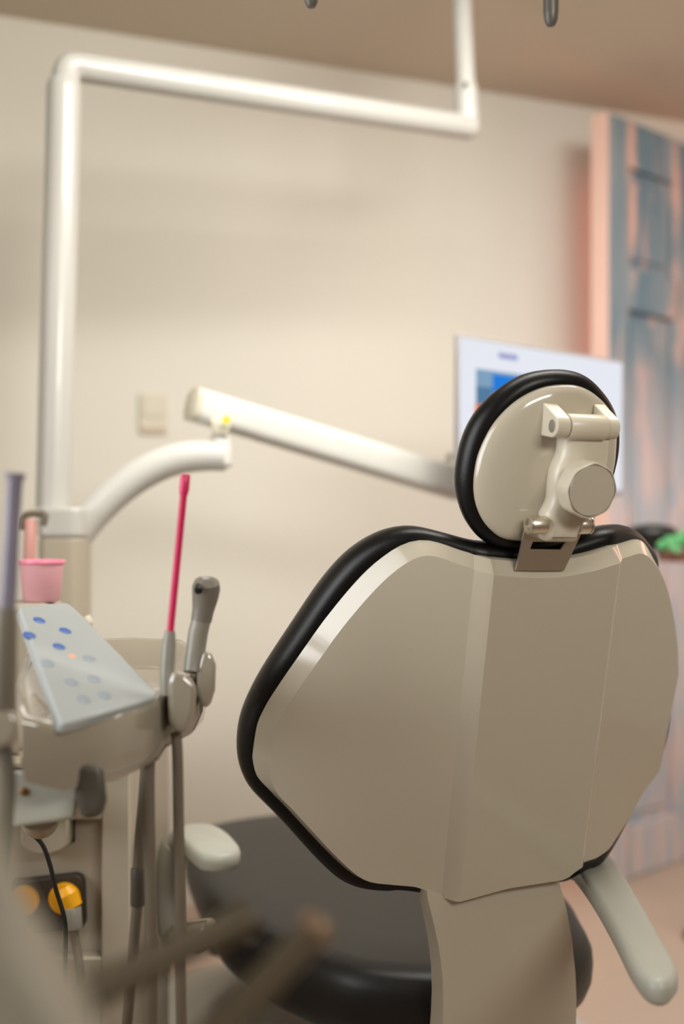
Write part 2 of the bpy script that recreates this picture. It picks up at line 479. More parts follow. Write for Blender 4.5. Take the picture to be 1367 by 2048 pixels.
# headrest
def mid(pts): return (sum(p[0] for p in pts) / len(pts), sum(p[1] for p in pts) / len(pts))
ho = C3([(640,268),(540,285),(450,325),(360,390),(280,470),(220,560),(175,670),(150,790),(143,880),(155,970),(185,1060),(220,1120),(270,1180),(330,1215),(420,1237),(560,1240),(700,1215),(800,1160),(880,1060),(935,960),(970,870),(990,800),(1005,730),(1012,650),(1008,560),(985,480),(940,400),(870,325),(800,285),(720,268)])
hi = C3([(700,345),(620,355),(540,385),(460,430),(390,490),(330,560),(280,650),(245,740),(228,840),(226,920),(235,980),(255,1040),(290,1100),(340,1150),(390,1180),(480,1192),(640,1190),(740,1165),(820,1110),(890,1030),(940,940),(970,850),(988,770),(996,680),(998,600),(986,530),(955,470),(910,420),(850,375),(780,348)])
ha0 = mid([hit(x, y, 0, flat) for x, y in ho])
def gh(a): return 1.6 * (a - ha0[0]) ** 2
HB = 0.012
HO = smooth_loop([hit(x, y, HB - .012, gh) for x, y in ho], 140, 2)
HI = smooth_loop([hit(x, y, HB, gh) for x, y in hi], 140, 2)
hc = HO.mean(0); hn = outward(HO)
rings = []
for sc_ in (.03, .4, .7): rings.append([CP(p[0], p[1], HB - .006, gh) for p in hc + (HO - hn * .03 - hc) * sc_])
for ins, c in ((.03, -.004), (.018, .002), (.010, .002), (.003, -.005), (0, -.013), (.001, -.022), (.006, -.036), (.016, -.05), (.032, -.058)):
    rings.append([CP(p[0], p[1], HB + c, gh) for p in HO - hn * ins])
for sc_ in (.65, .35, .03): rings.append([CP(p[0], p[1], HB - .064, gh) for p in hc + (HO - hn * .032 - hc) * sc_])
build('headrest_cushion', MB().loft(rings), 'black', chair, angle=60)
hic = HI.mean(0); hin = outward(HI)
rings = []
for ins, c in ((0, -.012), (0, .0), (.0015, .005), (.005, .009), (.012, .012), (.02, .0135)):
    rings.append([CP(p[0], p[1], HB + c, gh) for p in HI - hin * ins])
for sc_ in (.75, .5, .25, .04): rings.append([CP(p[0], p[1], HB + .016, gh) for p in hic + (HI - hin * .02 - hic) * sc_])
build('headrest_shell', MB().loft(rings, False, True), 'shell', chair, angle=50)

# headrest mechanism
HS = HB + .014                                     # surface of headrest shell
bodyL = C7([(412,720),(412,800),(400,900),(370,980),(330,1060),(300,1150),(285,1250),(275,1350),(272,1430),(265,1520),(240,1600),(195,1680),(168,1740)]) + [(1077,1040)]
bodyR = [(1090,1066),(1094,1084),(1102,1088),(1155,1088),(1160,1080),(1164,1068),(1174,1052),(1188,1035),(1202,1012),(1216,985),(1220,940),(1225,890),(1226,862)]
bl2 = [hit(x, y, HS, flat) for x, y in bodyL] + [hit(x, y, HS + .028, flat) for x, y in bodyR] + [hit(1140, 858, HS + .028, flat)]
bl2 = np.array(bl2); bn2 = outward(bl2)
lo = []
for ins, c in ((0, -.004), (0, .016), (.003, .023), (.009, .028)):
    lo.append([CP(p[0], p[1], HS + c, flat) for p in bl2 - bn2 * ins])
arm = build('headrest_arm', MB().loft(lo), 'mech', chair, angle=50)
hx = hit(1103, 852, HS + .026, flat); rx = hit(1229, 853, HS + .026, flat)
LC = HS + .026
def lug(a0, a1):
    prof = [(.026, -.028), (.016, -.012)]
    pts = [(hx[1] + .027, HS - .004)]
    for k in range(9):
        q = math.radians(70 - k * 20); pts.append((hx[1] + math.sin(q) * .0145, LC + math.cos(q) * .0145))
    pts.append((hx[1] - .016, HS - .004))
    return MB().loft([[CP(a0, b, c, flat) for b, c in pts], [CP(a1, b, c, flat) for b, c in pts]])
l1 = build('hinge_lug', lug(hx[0], hx[0] + .020), 'mech', chair, bevel=.0015)
build('hinge_pin', MB().rod(CP(hx[0] - .0008, hx[1], LC, flat), CP(hx[0] + .004, hx[1], LC, flat), .009), 'hole', l1)
build('hinge_lug', lug(rx[0] - .016, rx[0]), 'mech', chair, bevel=.0015)
build('hinge_barrel', MB().rod(CP(hx[0] + .021, hx[1], LC, flat), CP(rx[0] - .0165, hx[1], LC, flat), .0165, 32, .1), 'mech', chair)
# knob
kc = hit(1184, 982, HS + .062, flat)
def kring(r, c, tw=0): return [CP(kc[0] + r * math.cos(q) * (1 + .045 * math.cos(8 * q) * .4), kc[1] + r * math.sin(q) * (1 + .018 * math.cos(8 * q)), c, flat) for q in (2 * math.pi * k / 64 for k in range(64))]
kb = build('headrest_knob', MB().loft([kring(0.0207, HS + .02), kring(0.0269, HS + .030), kring(0.0357, HS + .036), kring(0.0368, HS + .052), kring(0.0357, HS + .058), kring(0.0350, HS + .0612), kring(0.0336, HS + .0618), kring(0.0331, HS + .0590)]), 'mech', chair, angle=40)
def dring(r, c): return [CP(kc[0] + r * math.cos(q), kc[1] + r * math.sin(q), c, flat) for q in (2 * math.pi * k / 48 for k in range(48))]
build('knob_cap', MB().loft([dring(0.0324, HS + .0575), dring(0.0324, HS + .0612), dring(0.0318, HS + .0622)]), 'shell', kb)
# steel mounting plate with a slot, and two chrome pins
def plate(px, py, c): return V((*hit(px, py, c, flat), c))
cT, cB = HS + .004, .030
out_ = [plate(1050,1050,cT), plate(1163,1062,cT), plate(1126,1141,cB), plate(1030,1140,cB)]
slot = [plate(1064,1083,cT), plate(1131,1083,cT), plate(1120,1099,cT), plate(1058,1098,cT)]
def sub_(q, n): return [q[i].lerp(q[(i + 1) % 4], k / n) for i in range(4) for k in range(n)]
oo, ss = sub_(out_, 6), sub_(slot, 6)
tip = [V((p.x, p.y, p.z)) for p in ss]
def up_(l, d): return [CP(p.x, p.y, p.z + d, flat) for p in l]
mb = MB().loft([up_(oo, -.0015), up_(oo, .0015), up_(ss, .0015), up_(ss, -.0015), up_(oo, -.0015)], False, False)
build('mounting_plate', mb, 'chrome', chair, angle=40)
for px, py, ln, d in ((1058, 1050, .024, 1), (1176, 1050, .016, -1)):
    a, b = hit(px, py, HS + .018, flat)
    mb = MB().rod(CP(a, b, HS + .018, flat), CP(a + d * ln, b, HS + .018, flat), .0118, 28, .12)
    mb.lathe(CP(a - d * .0003, b, HS + .018, flat), CU * -d, [(.0118, 0), (.0118, .002), (.008, .002), (.008, -.006)], 28, False, True)
    build('hinge_sleeve', mb, 'chrome', chair)

# seat
S0 = V((.184, 1.90, 0)); SF = V((-.35, .9367, 0)); SR = V((.9367, .35, 0)); ZS = .417
half = [(-.14,0),(-.13,.08),(-.06,.19),(.02,.228),(.15,.275),(.31,.29),(.59,.262),(.72,.24),(.79,.2),(.83,.1),(.84,0)]
half = [(a * 1.085, b * 1.085) for a, b in half]
sl = smooth_loop(half + [(a, -b) for a, b in half[-2:0:-1]], 120, 2)
sn = outward(sl); scn = sl.mean(0)
def SP(p, z): return S0 + SF * p[0] + SR * p[1] + V((0, 0, z))
rings = []
for sc_ in (.04, .4, .75): rings.append([SP(p, ZS) for p in scn + (sl - sn * .05 - scn) * sc_])
for ins, z in ((.05, 0), (.025, -.004), (.010, -.014), (.002, -.032), (0, -.055), (.002, -.08), (.012, -.105), (.03, -.122), (.06, -.13)):
    rings.append([SP(p, ZS + z) for p in sl - sn * ins])
for sc_ in (.6, .04): rings.append([SP(p, ZS - .13) for p in scn + (sl - sn * .06 - scn) * sc_])
build('seat_cushion', MB().loft(rings), 'seat', chair, angle=60)
# lowered leg section at the seat's front edge
lw = [(.62 + .20, -.19), (.62 + .20, .19)]
mb = MB()
prof = []
for k in range(24):
    q = 2 * math.pi * k / 24; prof.append((math.copysign(abs(math.cos(q)) ** .4, math.cos(q)) * .20, math.copysign(abs(math.sin(q)) ** .5, math.sin(q)) * .045))
lo = [[SP((f + y, x * w_), z) for x, y in prof] for f, z, w_ in ((.76, .40, .95), (.80, .33, 1), (.86, .2, 1), (.90, .12, .9), (.905, .10, .7))]
build('leg_rest', MB().loft(lo), 'seat', chair, angle=60)
# underframe, lifting column and base plate on the floor
mb = MB()
uf = [sl * 0 + scn + (sl - scn) * k for k in (.86, .84, .6)]
mb.loft([[SP(p, z) for p in u] for u, z in zip(uf, (.36, .31, .27))])
build('seat_underframe', mb, 'white', chair, bevel=.01)
build('lift_column', MB().loft([[SP((.30 + .16 * math.cos(q), .09 * math.sin(q)), z) for q in (2 * math.pi * k / 32 for k in range(32))] for z in (.05, .29)]), 'white', chair)
bp = smooth_loop([(.02, -.22), (.10, -.31), (.35, -.37), (.7, -.42), (.95, -.33), (1.02, 0), (.95, .35), (.7, .47), (.35, .50), (.10, .40), (.02, .25), (.0, 0)], 90, 2)
bpn = outward(bp)
build('base_plate', MB().loft([[SP(p, z) for p in bp - bpn * i] for i, z in ((0, 0), (0, .035), (.012, .05), (.05, .058))]), 'white', chair, angle=60)

# armrests
def X(px, d): return (px - CX) / F * d
def slab_loop(pts, z, th, ins=.010):
    p = np.array([(x, y) for x, y in pts]); p = smooth_loop(p, 90, 1); n = outward(p)
    L = []
    for i, dz in ((ins * 1.5, -th), (ins * .5, -th * .93), (0, -th * .7), (0, -th * .35), (ins * .3, -th * .1), (ins, 0)):
        q = p - n * i; L.append([V((a, b, z + dz)) for a, b in q])
    return MB().loft(L)
def on_z(px, py, z):
    d = (EYE - z) * F / (py - CY); return ((px - CX) / F * d, d)
zr = .56
ra = [on_z(x, y, zr) for x, y in ((1140,1718),(1152,1736),(1178,1772),(1205,1815),(1234,1868),(1259,1918),(1278,1946),(1303,1962),(1332,1964),(1352,1948),(1355,1928),(1345,1905),(1322,1868),(1283,1800),(1252,1750),(1226,1712),(1195,1690),(1160,1692))]
armr = build('armrest', slab_loop(ra, zr, .032), 'armrest', chair, angle=60)
pr = V((*on_z(1152, 1712, zr), zr - .03))
build('armrest_post', MB().tube(spline([pr + V((0, 0, .01)), V((X(1112, 1.92), 1.92, zr - .035)), V((X(1065, 1.98), 1.98, .45)), V((X(1030, 2.0), 2.0, .36))], 6), [.018] * 19, 16), 'grey', armr)
zl = .555
la = [on_z(x, y, zl) for x, y in ((352,1660),(366,1648),(400,1645),(430,1648),(455,1662),(476,1684),(481,1694),(474,1703),(455,1708),(425,1710),(398,1706),(380,1692),(365,1678),(352,1668))]
arml = build('armrest', slab_loop(la, zl, .030, .008), 'armrest', chair, angle=60)
pts = [W(374,1676,2.06), W(352,1690,2.07), W(341,1720,2.07), W(339,1780,2.07), W(343,1850,2.06), W(356,1905,2.05)]
build('armrest_post', MB().tube(spline(pts, 6), [.016] + [.022] * 5 + [.024] * 20 + [.02] * 5, 16, flat=1.3), 'grey', arml)
build('armrest_pivot', MB().rod(W(350,1872,2.03), W(425,1862,1.99), .020, 24), 'chrome', arml)
build('armrest_clamp', MB().rod(W(398,1868,2.01), W(412,1890,2.0), .024, 24), 'darkgrey', arml)

# ------------------------------------------------------------------ dental unit tower with sockets and supply column
tb0 = W(100, 1050, 2.1); tb0.z = 0
unit = thing('dental_unit', tb0, 'beige dental unit cabinet with recessed socket panel left of the chair', 'dental unit')
TY = 1.88
def bx(mb, x0, x1, y0, y1, z0, z1):
    return mb.box(((x0 + x1) / 2, (y0 + y1) / 2, (z0 + z1) / 2), ((x1 - x0) / 2, 0, 0), (0, (y1 - y0) / 2, 0), (0, 0, (z1 - z0) / 2))
def X(px, d=TY): return (px - CX) / F * d
def Z(py, d=TY): return EYE - (py - CY) / F * d
mb = MB()
bx(mb, X(204), X(261), TY, TY + .42, .02, Z(1536))                    # right side
bx(mb, X(-120), X(204), TY + .03, TY + .42, .02, Z(1540))             # back block
bx(mb, X(-120), X(204), TY, TY + .03, Z(1640), Z(1540))               # head rail
bx(mb, X(-120), X(204), TY, TY + .03, .02, Z(1915))                   # foot rail
build('cabinet_body', mb, 'tower', unit, bevel=.004)
mb = MB(); bx(mb, X(-120), X(262), TY - .004, TY + .43, Z(1536), Z(1524))
build('cabinet_top', mb, 'tower', unit, bevel=.003)
build('cabinet_plinth', bx(MB(), X(-100), X(250), TY + .02, TY + .40, 0, .03), 'darkgrey', unit)
# round-bottomed filter cover and the seam beside it
fc = [W(x, y, TY - .012) for x, y in ((40,1630),(136,1630),(136,1692),(122,1703),(100,1710),(76,1711),(56,1704),(40,1690))]
build('filter_cover', MB().prism(fc, (0, .045, 0)), 'tower', unit, bevel=.004)
build('cover_seam', bx(MB(), X(138), X(142), TY + .02, TY + .034, Z(1692), Z(1640)), 'socket', unit)
sp = [W(x, y, TY + .012) for x, y in ((20,1764),(150,1749),(162,1754),(167,1768),(170,1845),(164,1858),(100,1866),(30,1872),(20,1860))]
plate_ = build('socket_plate', MB().prism(sp, (0, .02, 0)), 'socket', unit, bevel=.003)
for px, py, rr in ((130, 1796, .025), (49, 1800, .0235)):
    c = W(px, py, TY + .012)
    build('socket', MB().lathe(c, (0, -1, 0), [(rr, -.006), (rr, .006), (rr * .93, .009), (rr * .3, .010)]), 'yellow', plate_)
# column behind: cup ledge and lamp socket block
mb = MB(); bx(mb, X(-60, 1.98), X(112, 1.98), 1.93, 2.04, Z(1526), .944)
build('cup_ledge', mb, 'tower', unit, bevel=.012, seg=3)
cb = [W(x, 1050, 2.34) for x in (74, 84, 158, 167)]
def colblock(z0, z1, grow=0):
    c = V((X(121, 2.34), 2.38, 0)); p = []
    for k in range(40):
        q = 2 * math.pi * k / 40
        p.append((c.x + math.copysign(abs(math.cos(q)) ** .5, math.cos(q)) * (.0455 + grow), c.y + math.copysign(abs(math.sin(q)) ** .5, math.sin(q)) * (.06 + grow)))
    return MB().loft([[V((x, y, z)) for x, y in p] for z in (z0, z1)])
build('supply_column', colblock(0.0, Z(1076, 2.34)), 'tower', unit, bevel=.004)
build('column_collar', colblock(Z(1076, 2.34), Z(1014, 2.34), .0015), 'white', unit, bevel=.008, seg=3)
sp_ = spline([W(40,1060,2.2), W(44,1036,2.2), W(58,1028,2.2), W(78,1027,2.2), W(90,1030,2.2), W(86,1052,2.2)], 5)
build('cup_filler_spout', MB().tube(sp_, [.0065] * len(sp_), 14), 'hose', unit)
build('filler_stem', MB().rod(W(58,1180,2.2), W(61,1038,2.2), .0115), 'stem', unit)
build('ledge_knob', MB().rod(W(170,1234,1.95), W(180,1250,1.95), .008), 'switch', unit)

# pink cup on the ledge
cz = .945; c0 = V((X(83, 1.97), 1.97, cz))
cup = thing('drinking_cup', c0, 'pink plastic drinking cup on ledge behind the keypad', 'cup')
build('cup_body', MB().lathe(c0, (0, 0, 1), [(.0285, 0), (.030, .002), (.0365, .064), (.0355, .064), (.029, .004), (.001, .003)], 40), 'cup', cup)
build('cup_rim', MB().lathe(c0, (0, 0, 1), [(.0362, .060), (.0385, .0625), (.0388, .066), (.0378, .068), (.0355, .066), (.0355, .060)], 40, False, False), 'cupdark', cup)

# power cord in the right socket, and the thin black cable
pc = W(140, 1800, TY - .01)
cord = thing('power_cord', V((X(165), TY - .02, 0)), 'grey power cord with yellow plug in the right hand yellow socket', 'cord')
build('plug', MB().tube([W(128,1775,TY - .012), W(134,1790,TY - .014), W(146,1815,TY - .016)], [.012, .0185, .0155], 24), 'yellow', cord)
build('plug_collar', MB().rod(W(143,1813,TY - .018), W(146,1858,TY - .02), .0148, 24, .15), 'grey', cord)
q = spline([W(146,1856,TY - .02), W(152,1890,TY - .022), W(159,1940,TY - .03), W(163,2000,TY - .03), W(165,2080,TY - .03), W(165,2250,TY - .03), V((X(165), TY - .03, .006))], 8)
build('cord', MB().tube(q, [.0075] * len(q), 12), 'hose', cord)
q = spline([W(46,1654,1.70), W(62,1666,1.70), W(85,1690,1.70), W(100,1730,1.70), W(112,1780,1.70), W(126,1825,1.70), W(131,1860,1.70), W(130,1920,1.70), W(129,2000,1.70), W(128,2200,1.70), V((X(130, 1.7), 1.70, .004))], 8)
kb_ = MB().tube(q, [.0033] * len(q), 12)
tag(build('cable', kb_, 'cable', at=V((X(130, 1.7), 1.7, 0))), 'thin black cable hanging in front of the yellow sockets', 'cable')

# ------------------------------------------------------------------ operating lamp on its pole
pb = V((X(121, 2.38), 2.38, Z(1014, 2.34)))
olamp = thing('operating_lamp', pb, 'white dental operating lamp on tall pole with long horizontal arm', 'lamp')
p0, p1 = W(106, 1016, 2.42), W(128, 178, 2.42)
build('pole', MB().tube([p0, p1, p1 + (p1 - p0).normalized() * .012, p1 + (p1 - p0).normalized() * .02], [.035, .0345, .0325, .028], 32), 'white', olamp)
e0 = p1 + (p1 - p0).normalized() * .012
el = spline([e0, W(131, 165, 2.42), W(133, 146, 2.425), W(141, 135, 2.43), W(160, 134, 2.44)], 6)
build('elbow', MB().tube(el, [.028] * len(el), 28), 'white', olamp)
a0, a1 = W(148, 133, 2.44), W(945, 256, 2.90)
build('arm', MB().rod(a0, a1, .0295, 32, .4), 'white', olamp)
u0 = W(934, 262, 2.90); u1 = W(922, -30, 2.90); u1.z = 2.36
ud = (u1 - u0).normalized()
build('riser_joint', MB().tube([u0 - ud * .01, u0, W(931, 172, 2.90)], [.024, .031, .028], 28), 'white', olamp)
build('riser', MB().tube([W(931, 180, 2.90), u1], [.0235, .0235], 28), 'white', olamp)
build('riser_screw', MB().rod(W(931, 168, 2.862), W(931, 168, 2.88), .0058, 16), 'darkgrey', olamp)
lh = V((.108, 1.44, 1.90))
build('spring_arm', MB().tube([u1, u1 + V((0, 0, .02)), lh + V((0, .06, .18)), lh + V((0, 0, .06))], [.025, .03, .028, .02], 24), 'white', olamp)
mb = MB()
lo = []
for sc_, z in ((.3, .07), (.85, .055), (1, .02), (1, -.02), (.9, -.045)):
    lo.append([lh + V((math.cos(q) * .17 * sc_, math.sin(q) * .09 * sc_, z)) for q in (2 * math.pi * k / 48 for k in range(48))])
head = build('lamp_head', mb.loft(lo), 'white', olamp, angle=50)
for px, py, yb in ((622, 14, 12), (1101, 51, 48)):
    top = W(px, py, 1.45); tp = V((top.x, 1.45, 1.885))
    build('lamp_handle', MB().tube([top + V((0, 0, .0)), top + V((0, 0, .005)), top + V((0, 0, .016)), top + V((0, 0, .07)), tp], [.005, .0078, .0092, .0100, .0095], 20), 'darkgrey', olamp)

# ------------------------------------------------------------------ swan neck and support arm for the monitor
sw = W(110, 1130, 2.40); 
sarm = thing('monitor_stand', sw, 'curved white neck with long sloping arm carrying the monitor', 'support arm')
q = spline([W(118,1125,2.40), W(152,1075,2.40), W(192,1024,2.40), W(238,980,2.40), W(288,945,2.40), W(345,920,2.40), W(405,911,2.40), W(452,912,2.40)], 6)
rr = [.030 + .003 * math.sin(math.pi * i / len(q)) for i in range(len(q))]
build('swan_neck', MB().tube(q, rr, 24), 'armwhite', sarm)
build('neck_joint', MB().lathe(W(440, 935, 2.40), (0, 0, 1), [(.020, 0), (.024, .006), (.024, .045), (.018, .062), (.012, .085), (.012, .10)], 28), 'armwhite', sarm)
A0, A1 = W(392, 810, 2.40), W(925, 972, 2.72)
t = (A1 - A0).normalized(); s_ = t.cross(V((0, 0, 1))).normalized(); n_ = s_.cross(t)
sec = []
for k in range(32):
    q = 2 * math.pi * k / 32
    sec.append((math.copysign(abs(math.cos(q)) ** .55, math.cos(q)) * .030, math.copysign(abs(math.sin(q)) ** .55, math.sin(q)) * .034))
lo = [[A0.lerp(A1, f) + s_ * x * k + n_ * y * k for x, y in sec] for f, k in ((.0, .95), (.01, 1), (.3, 1.03), (.97, 1.08), (1, 1.0))]
sa = build('sloping_arm', MB().loft(lo), 'armwhite', sarm, angle=60)
build('arm_end_cap', MB().loft([[A0 - t * d + s_ * x * k + n_ * y * k for x, y in sec] for d, k in ((-.002, 1.02), (.010, 1.02), (.014, .8))]), 'switch', sa)
build('warning_sticker', MB().lathe(W(452, 840, 2.365), (0, -1, .1), [(.0085, 0), (.0085, .001)], 20), 'sticker', sa)
build('arm_bracket', MB().loft([[W(x, y, d) for x, y in ((420,838),(460,850),(455,872),(425,868))] for d in (2.375, 2.425)]), 'switch', sa, bevel=.003)

# ------------------------------------------------------------------ monitor
TL, TR, BR, BL = W(920, 662, 2.50), W(1252, 728, 2.90), W(1240, 985, 2.89), W(909, 985, 2.485)
mx = ((TR - TL) + (BR - BL)).normalized(); my = ((TL - BL) + (TR - BR)); my = (my - mx * my.dot(mx)).normalized(); mn = mx.cross(my)
if mn.y > 0: mn = -mn
mc = (TL + TR + BR + BL) / 4; mw = (TR - TL).length; mh = ((TL - BL).length + (TR - BR).length) / 2
mon = thing('monitor', mc - my * mh / 2, 'flat monitor showing a white page with blue and orange picture behind the headrest', 'monitor')
def mbx(mb, x0, x1, y0, y1, d0, d1):
    o = mc + mx * (x0 + x1) / 2 + my * (y0 + y1) / 2 + mn * (d0 + d1) / 2
    return mb.box(o, mx * (x1 - x0) / 2, my * (y1 - y0) / 2, mn * (d1 - d0) / 2)
bz = .007
build('monitor_case', mbx(MB(), -mw / 2, mw / 2, -mh / 2, mh / 2, -.012, 0), 'bezel', mon, bevel=.003)
scr = build('screen', mbx(MB(), -mw / 2 + bz, mw / 2 - bz, -mh / 2 + bz * 1.6, mh / 2 - bz, -.002, .0006), 'screen', mon)
def mhit(px, py):
    d = V(((px - CX) / F, 1, -(py - CY) / F)); o = V((0, 0, EYE)); k = (mc - o).dot(mn) / d.dot(mn)
    p = o + d * k - mc; return p.dot(mx), p.dot(my)
def patch(name, m, px0, py0, px1, py1, z):
    a, b = mhit(px0, py0), mhit(px1, py1)
    return build(name, mbx(MB(), a[0], b[0], b[1], a[1], .0006, z), m, scr)
patch('picture_sky', 'sky', 951, 737, 1130, 842, .0010)
patch('picture_blue_patch', 'deep', 984, 748, 1110, 800, .0014)
patch('picture_shade', 'haze', 951, 772, 984, 812, .0014)
patch('picture_orange_patch', 'orange', 949, 808, 1120, 876, .0014)
a, b = mhit(997, 704), mhit(1035, 720); mb = MB()
for k in range(6):
    w_ = (b[0] - a[0]) / 6; x0 = a[0] + w_ * k
    mbx(mb, x0, x0 + w_ * .72, b[1] - .002, a[1] - (.003 if k % 2 else 0), .0006, .0012)
build('heading_text', mb, 'ink', scr)
build('bracket_rod', MB().rod(A1, mc - mn * .013, .022), 'grey', sarm)
build('arm_knob', MB().rod(W(896, 905, 2.68), W(896, 925, 2.68), .009), 'switch', sarm)

# ------------------------------------------------------------------ wall switch
swp = W(306, 828, 1); 
def wall_hit(px, py):
    d = V(((px - CX) / F, 1, -(py - CY) / F)); o = V((0, 0, EYE)); k = (RF * f1 - o).dot(RF) / d.dot(RF); return o + d * k
wc_ = wall_hit(305, 828)
swt = thing('wall_switch', wc_, 'small cream switch plate on the far wall left of the arm', 'switch')
def wbx(dx0, dx1, z0, z1, t0, t1):
    return MB().box(wc_ + RX * (dx0 + dx1) / 2 + V((0, 0, (z0 + z1) / 2)) - RF * (t0 + t1) / 2, RX * (dx1 - dx0) / 2, V((0, 0, (z1 - z0) / 2)), RF * (t1 - t0) / 2)
build('switch_plate', wbx(-.040, .040, -.056, .056, 0, .010), 'switch', swt, bevel=.003)
build('rocker', wbx(-.030, .030, -.008, .046, .006, .014), 'switch', swt, bevel=.002)
build('label_slot', wbx(-.034, .034, -.050, -.036, .006, .0125), 'switchdark', swt, bevel=.001)

# ------------------------------------------------------------------ assistant console
con0 = W(180, 1470, 1.30)
con = thing('assistant_console', con0, 'beige assistant console with tilted keypad and instrument holders', 'console')
def bottom(pts, dz): return [p - V((0, 0, dz)) for p in pts]
topl = [W(44,1432,1.235), W(120,1452,1.25), W(230,1436,1.31), W(318,1400,1.37), W(334,1376,1.40), W(385,1352,1.44), W(412,1328,1.52), W(404,1300,1.60), W(365,1276,1.66), W(270,1272,1.66), W(150,1275,1.62), W(60,1275,1.52), W(30,1360,1.32)]
cc = sum(topl, V()) / len(topl)
def inset(pts, k, dz): return [p.lerp(cc, k) + V((0, 0, dz)) for p in pts]
lo = [inset(topl, .12, -.075), inset(topl, .03, -.07), inset(topl, 0, -.055), inset(topl, 0, -.008), inset(topl, .015, -.002), inset(topl, .05, 0), inset(topl, .09, -.003), inset(topl, .16, -.012), inset(topl, .27, -.025), inset(topl, .36, -.030), inset(topl, .7, -.031), inset(topl, .95, -.031)]
build('console_body', MB().loft(lo), 'console', con, angle=50)
K = [W(36,1212,1.46), W(138,1203,1.53), W(322,1392,1.375), W(122,1450,1.235)]
kn = (K[1] - K[0]).cross(K[3] - K[0]).normalized()
if kn.z < 0: kn = -kn
def kpt(u, v, d=0):
    return K[0].lerp(K[1], u).lerp(K[3].lerp(K[2], u), v) + kn * d
kl = [(0.02, 0), (.9, 0), (.98, .03), (1, .1), (1, .93), (.98, .98), (.93, 1), (.05, 1), (.01, .985), (0, .95), (0, .05)]
kp = build('keypad', MB().loft([[kpt(u, v, d) for u, v in kl] for d in (-.014, -.004, .0, )]), 'film', con, bevel=.003)
def kinv(px, py):
    best = None
    for i in range(101):
        for j in range(101):
            p = kpt(i / 100, j / 100); x = CX + p.x / p.y * F; y = CY - (p.z - EYE) / p.y * F
            e = (x - px) ** 2 + (y - py) ** 2
            if best is None or e < best[0]: best = (e, i / 100, j / 100)
    return best[1], best[2]
kx, ky = (K[1] - K[0]).normalized(), None
ky = kn.cross(kx)
for m, pts in (('blue', ((78,1242),(58,1270),(130,1263),(118,1293))), ('bluegrey', ((95,1327),(178,1318),(188,1358),(142,1363),(208,1392),(168,1400)))):
    for px, py in pts:
        u, v = kinv(px, py); c = kpt(u, v, .0)
        lo = [[c + kn * h + kx * math.cos(q) * r + ky * math.sin(q) * r for q in (2 * math.pi * k / 24 for k in range(24))] for r, h in ((.0075, -.002), (.0075, .0008), (.006, .0016))]
        ob = build('button', MB().loft(lo), m, kp)
        if m == 'blue': ob['label'] = 'blue oval button'
u, v = kinv(143, 1313); c = kpt(u, v)
build('indicator_light', MB().lathe(c, kn, [(.0042, -.001), (.0042, .0012), (.002, .002)], 20), 'led', kp)['label'] = 'orange indicator light'
# holders at the right edge
h1 = [(334,1362),(346,1338),(372,1345),(394,1372),(390,1424),(376,1462),(352,1468),(338,1442)]
build('instrument_holder', MB().loft([[W(x, y, 1.355) for x, y in h1], [W(x, y, 1.41) for x, y in h1]]), 'console', con, bevel=.007, seg=3)
h2 = [(393,1340),(404,1302),(422,1304),(432,1330),(430,1380),(420,1412),(404,1416),(394,1390)]
build('instrument_holder', MB().loft([[W(x, y, 1.43) for x, y in h2], [W(x, y, 1.48) for x, y in h2]]), 'console', con, bevel=.007, seg=3)
h3 = [(-40,1425),(20,1415),(40,1440),(36,1480),(10,1500),(-40,1495)]
build('instrument_holder', MB().loft([[W(x, y, 1.13) for x, y in h3], [W(x, y, 1.19) for x, y in h3]]), 'console', con, bevel=.007, seg=3)
# bracket below
bk_ = [(22,1540),(160,1548),(156,1600),(150,1638),(28,1655),(20,1610)]
br = build('console_bracket', MB().loft([[W(x, y, 1.30) for x, y in bk_], [W(x, y, 1.42) for x, y in bk_]]), 'armrest', con, bevel=.004)
build('bracket_screw', MB().lathe(W(48,1583,1.30), (0, -1, 0), [(.0045, -.002), (.0045, .002), (.002, .003)], 16), 'brass', br)
gp = [(140,1530),(206,1530),(214,1600),(204,1632),(164,1640),(152,1600)]
build('bracket_grip', MB().loft([[W(x, y, 1.27) for x, y in gp], [W(x, y, 1.33) for x, y in gp]]), 'darkgrey', con, bevel=.008, seg=3)
q = [W(80,1620,1.40), W(80,1640,1.6), W(80,1600,1.90)]
build('support_arm', MB().tube(q, [.025] * 3, 16), 'tower', con)

# ------------------------------------------------------------------ instruments in the holders, each with its hose
def hose(pts, r, parent, m='hose', n=8):
    q = spline(pts, n); return build('hose', MB().tube(q, [r] * len(q), 14), m, parent)
sj = thing('saliva_ejector', W(345,1345,1.37), 'saliva ejector with long bright pink tip in the console holder', 'suction instrument')
T0, T1 = W(340,1266,1.375), W(371,948,1.375); td = (T1 - T0)
build('suction_tip', MB().tube([T0, T0.lerp(T1, .86), T0.lerp(T1, .875), T0.lerp(T1, .90), T0.lerp(T1, .985), T1], [.0042, .0042, .005, .0058, .0058, .0045], 18), 'pink', sj)['label'] = 'bright pink tip'
build('handle', MB().tube([W(333,1392,1.365), W(334,1345,1.37), W(338,1285,1.375), W(340,1262,1.375)], [.0075, .0085, .0078, .0058], 20), 'grey', sj)
hose([W(352,1465,1.385), W(355,1520,1.385), W(357,1650,1.39), W(360,1800,1.39), W(361,1950,1.40), W(362,2100,1.42), W(350,2300,1.52), V((-.24, 1.86, .22))], .0064, sj)
sy = thing('suction_handpiece', W(388,1330,1.44), 'grey suction handpiece with dark rounded head in the right holder', 'suction instrument')
build('handle', MB().tube([W(384,1345,1.435), W(388,1320,1.44), W(396,1265,1.44), W(402,1240,1.44)], [.0105, .0118, .0120, .0118], 24), 'grey', sy)
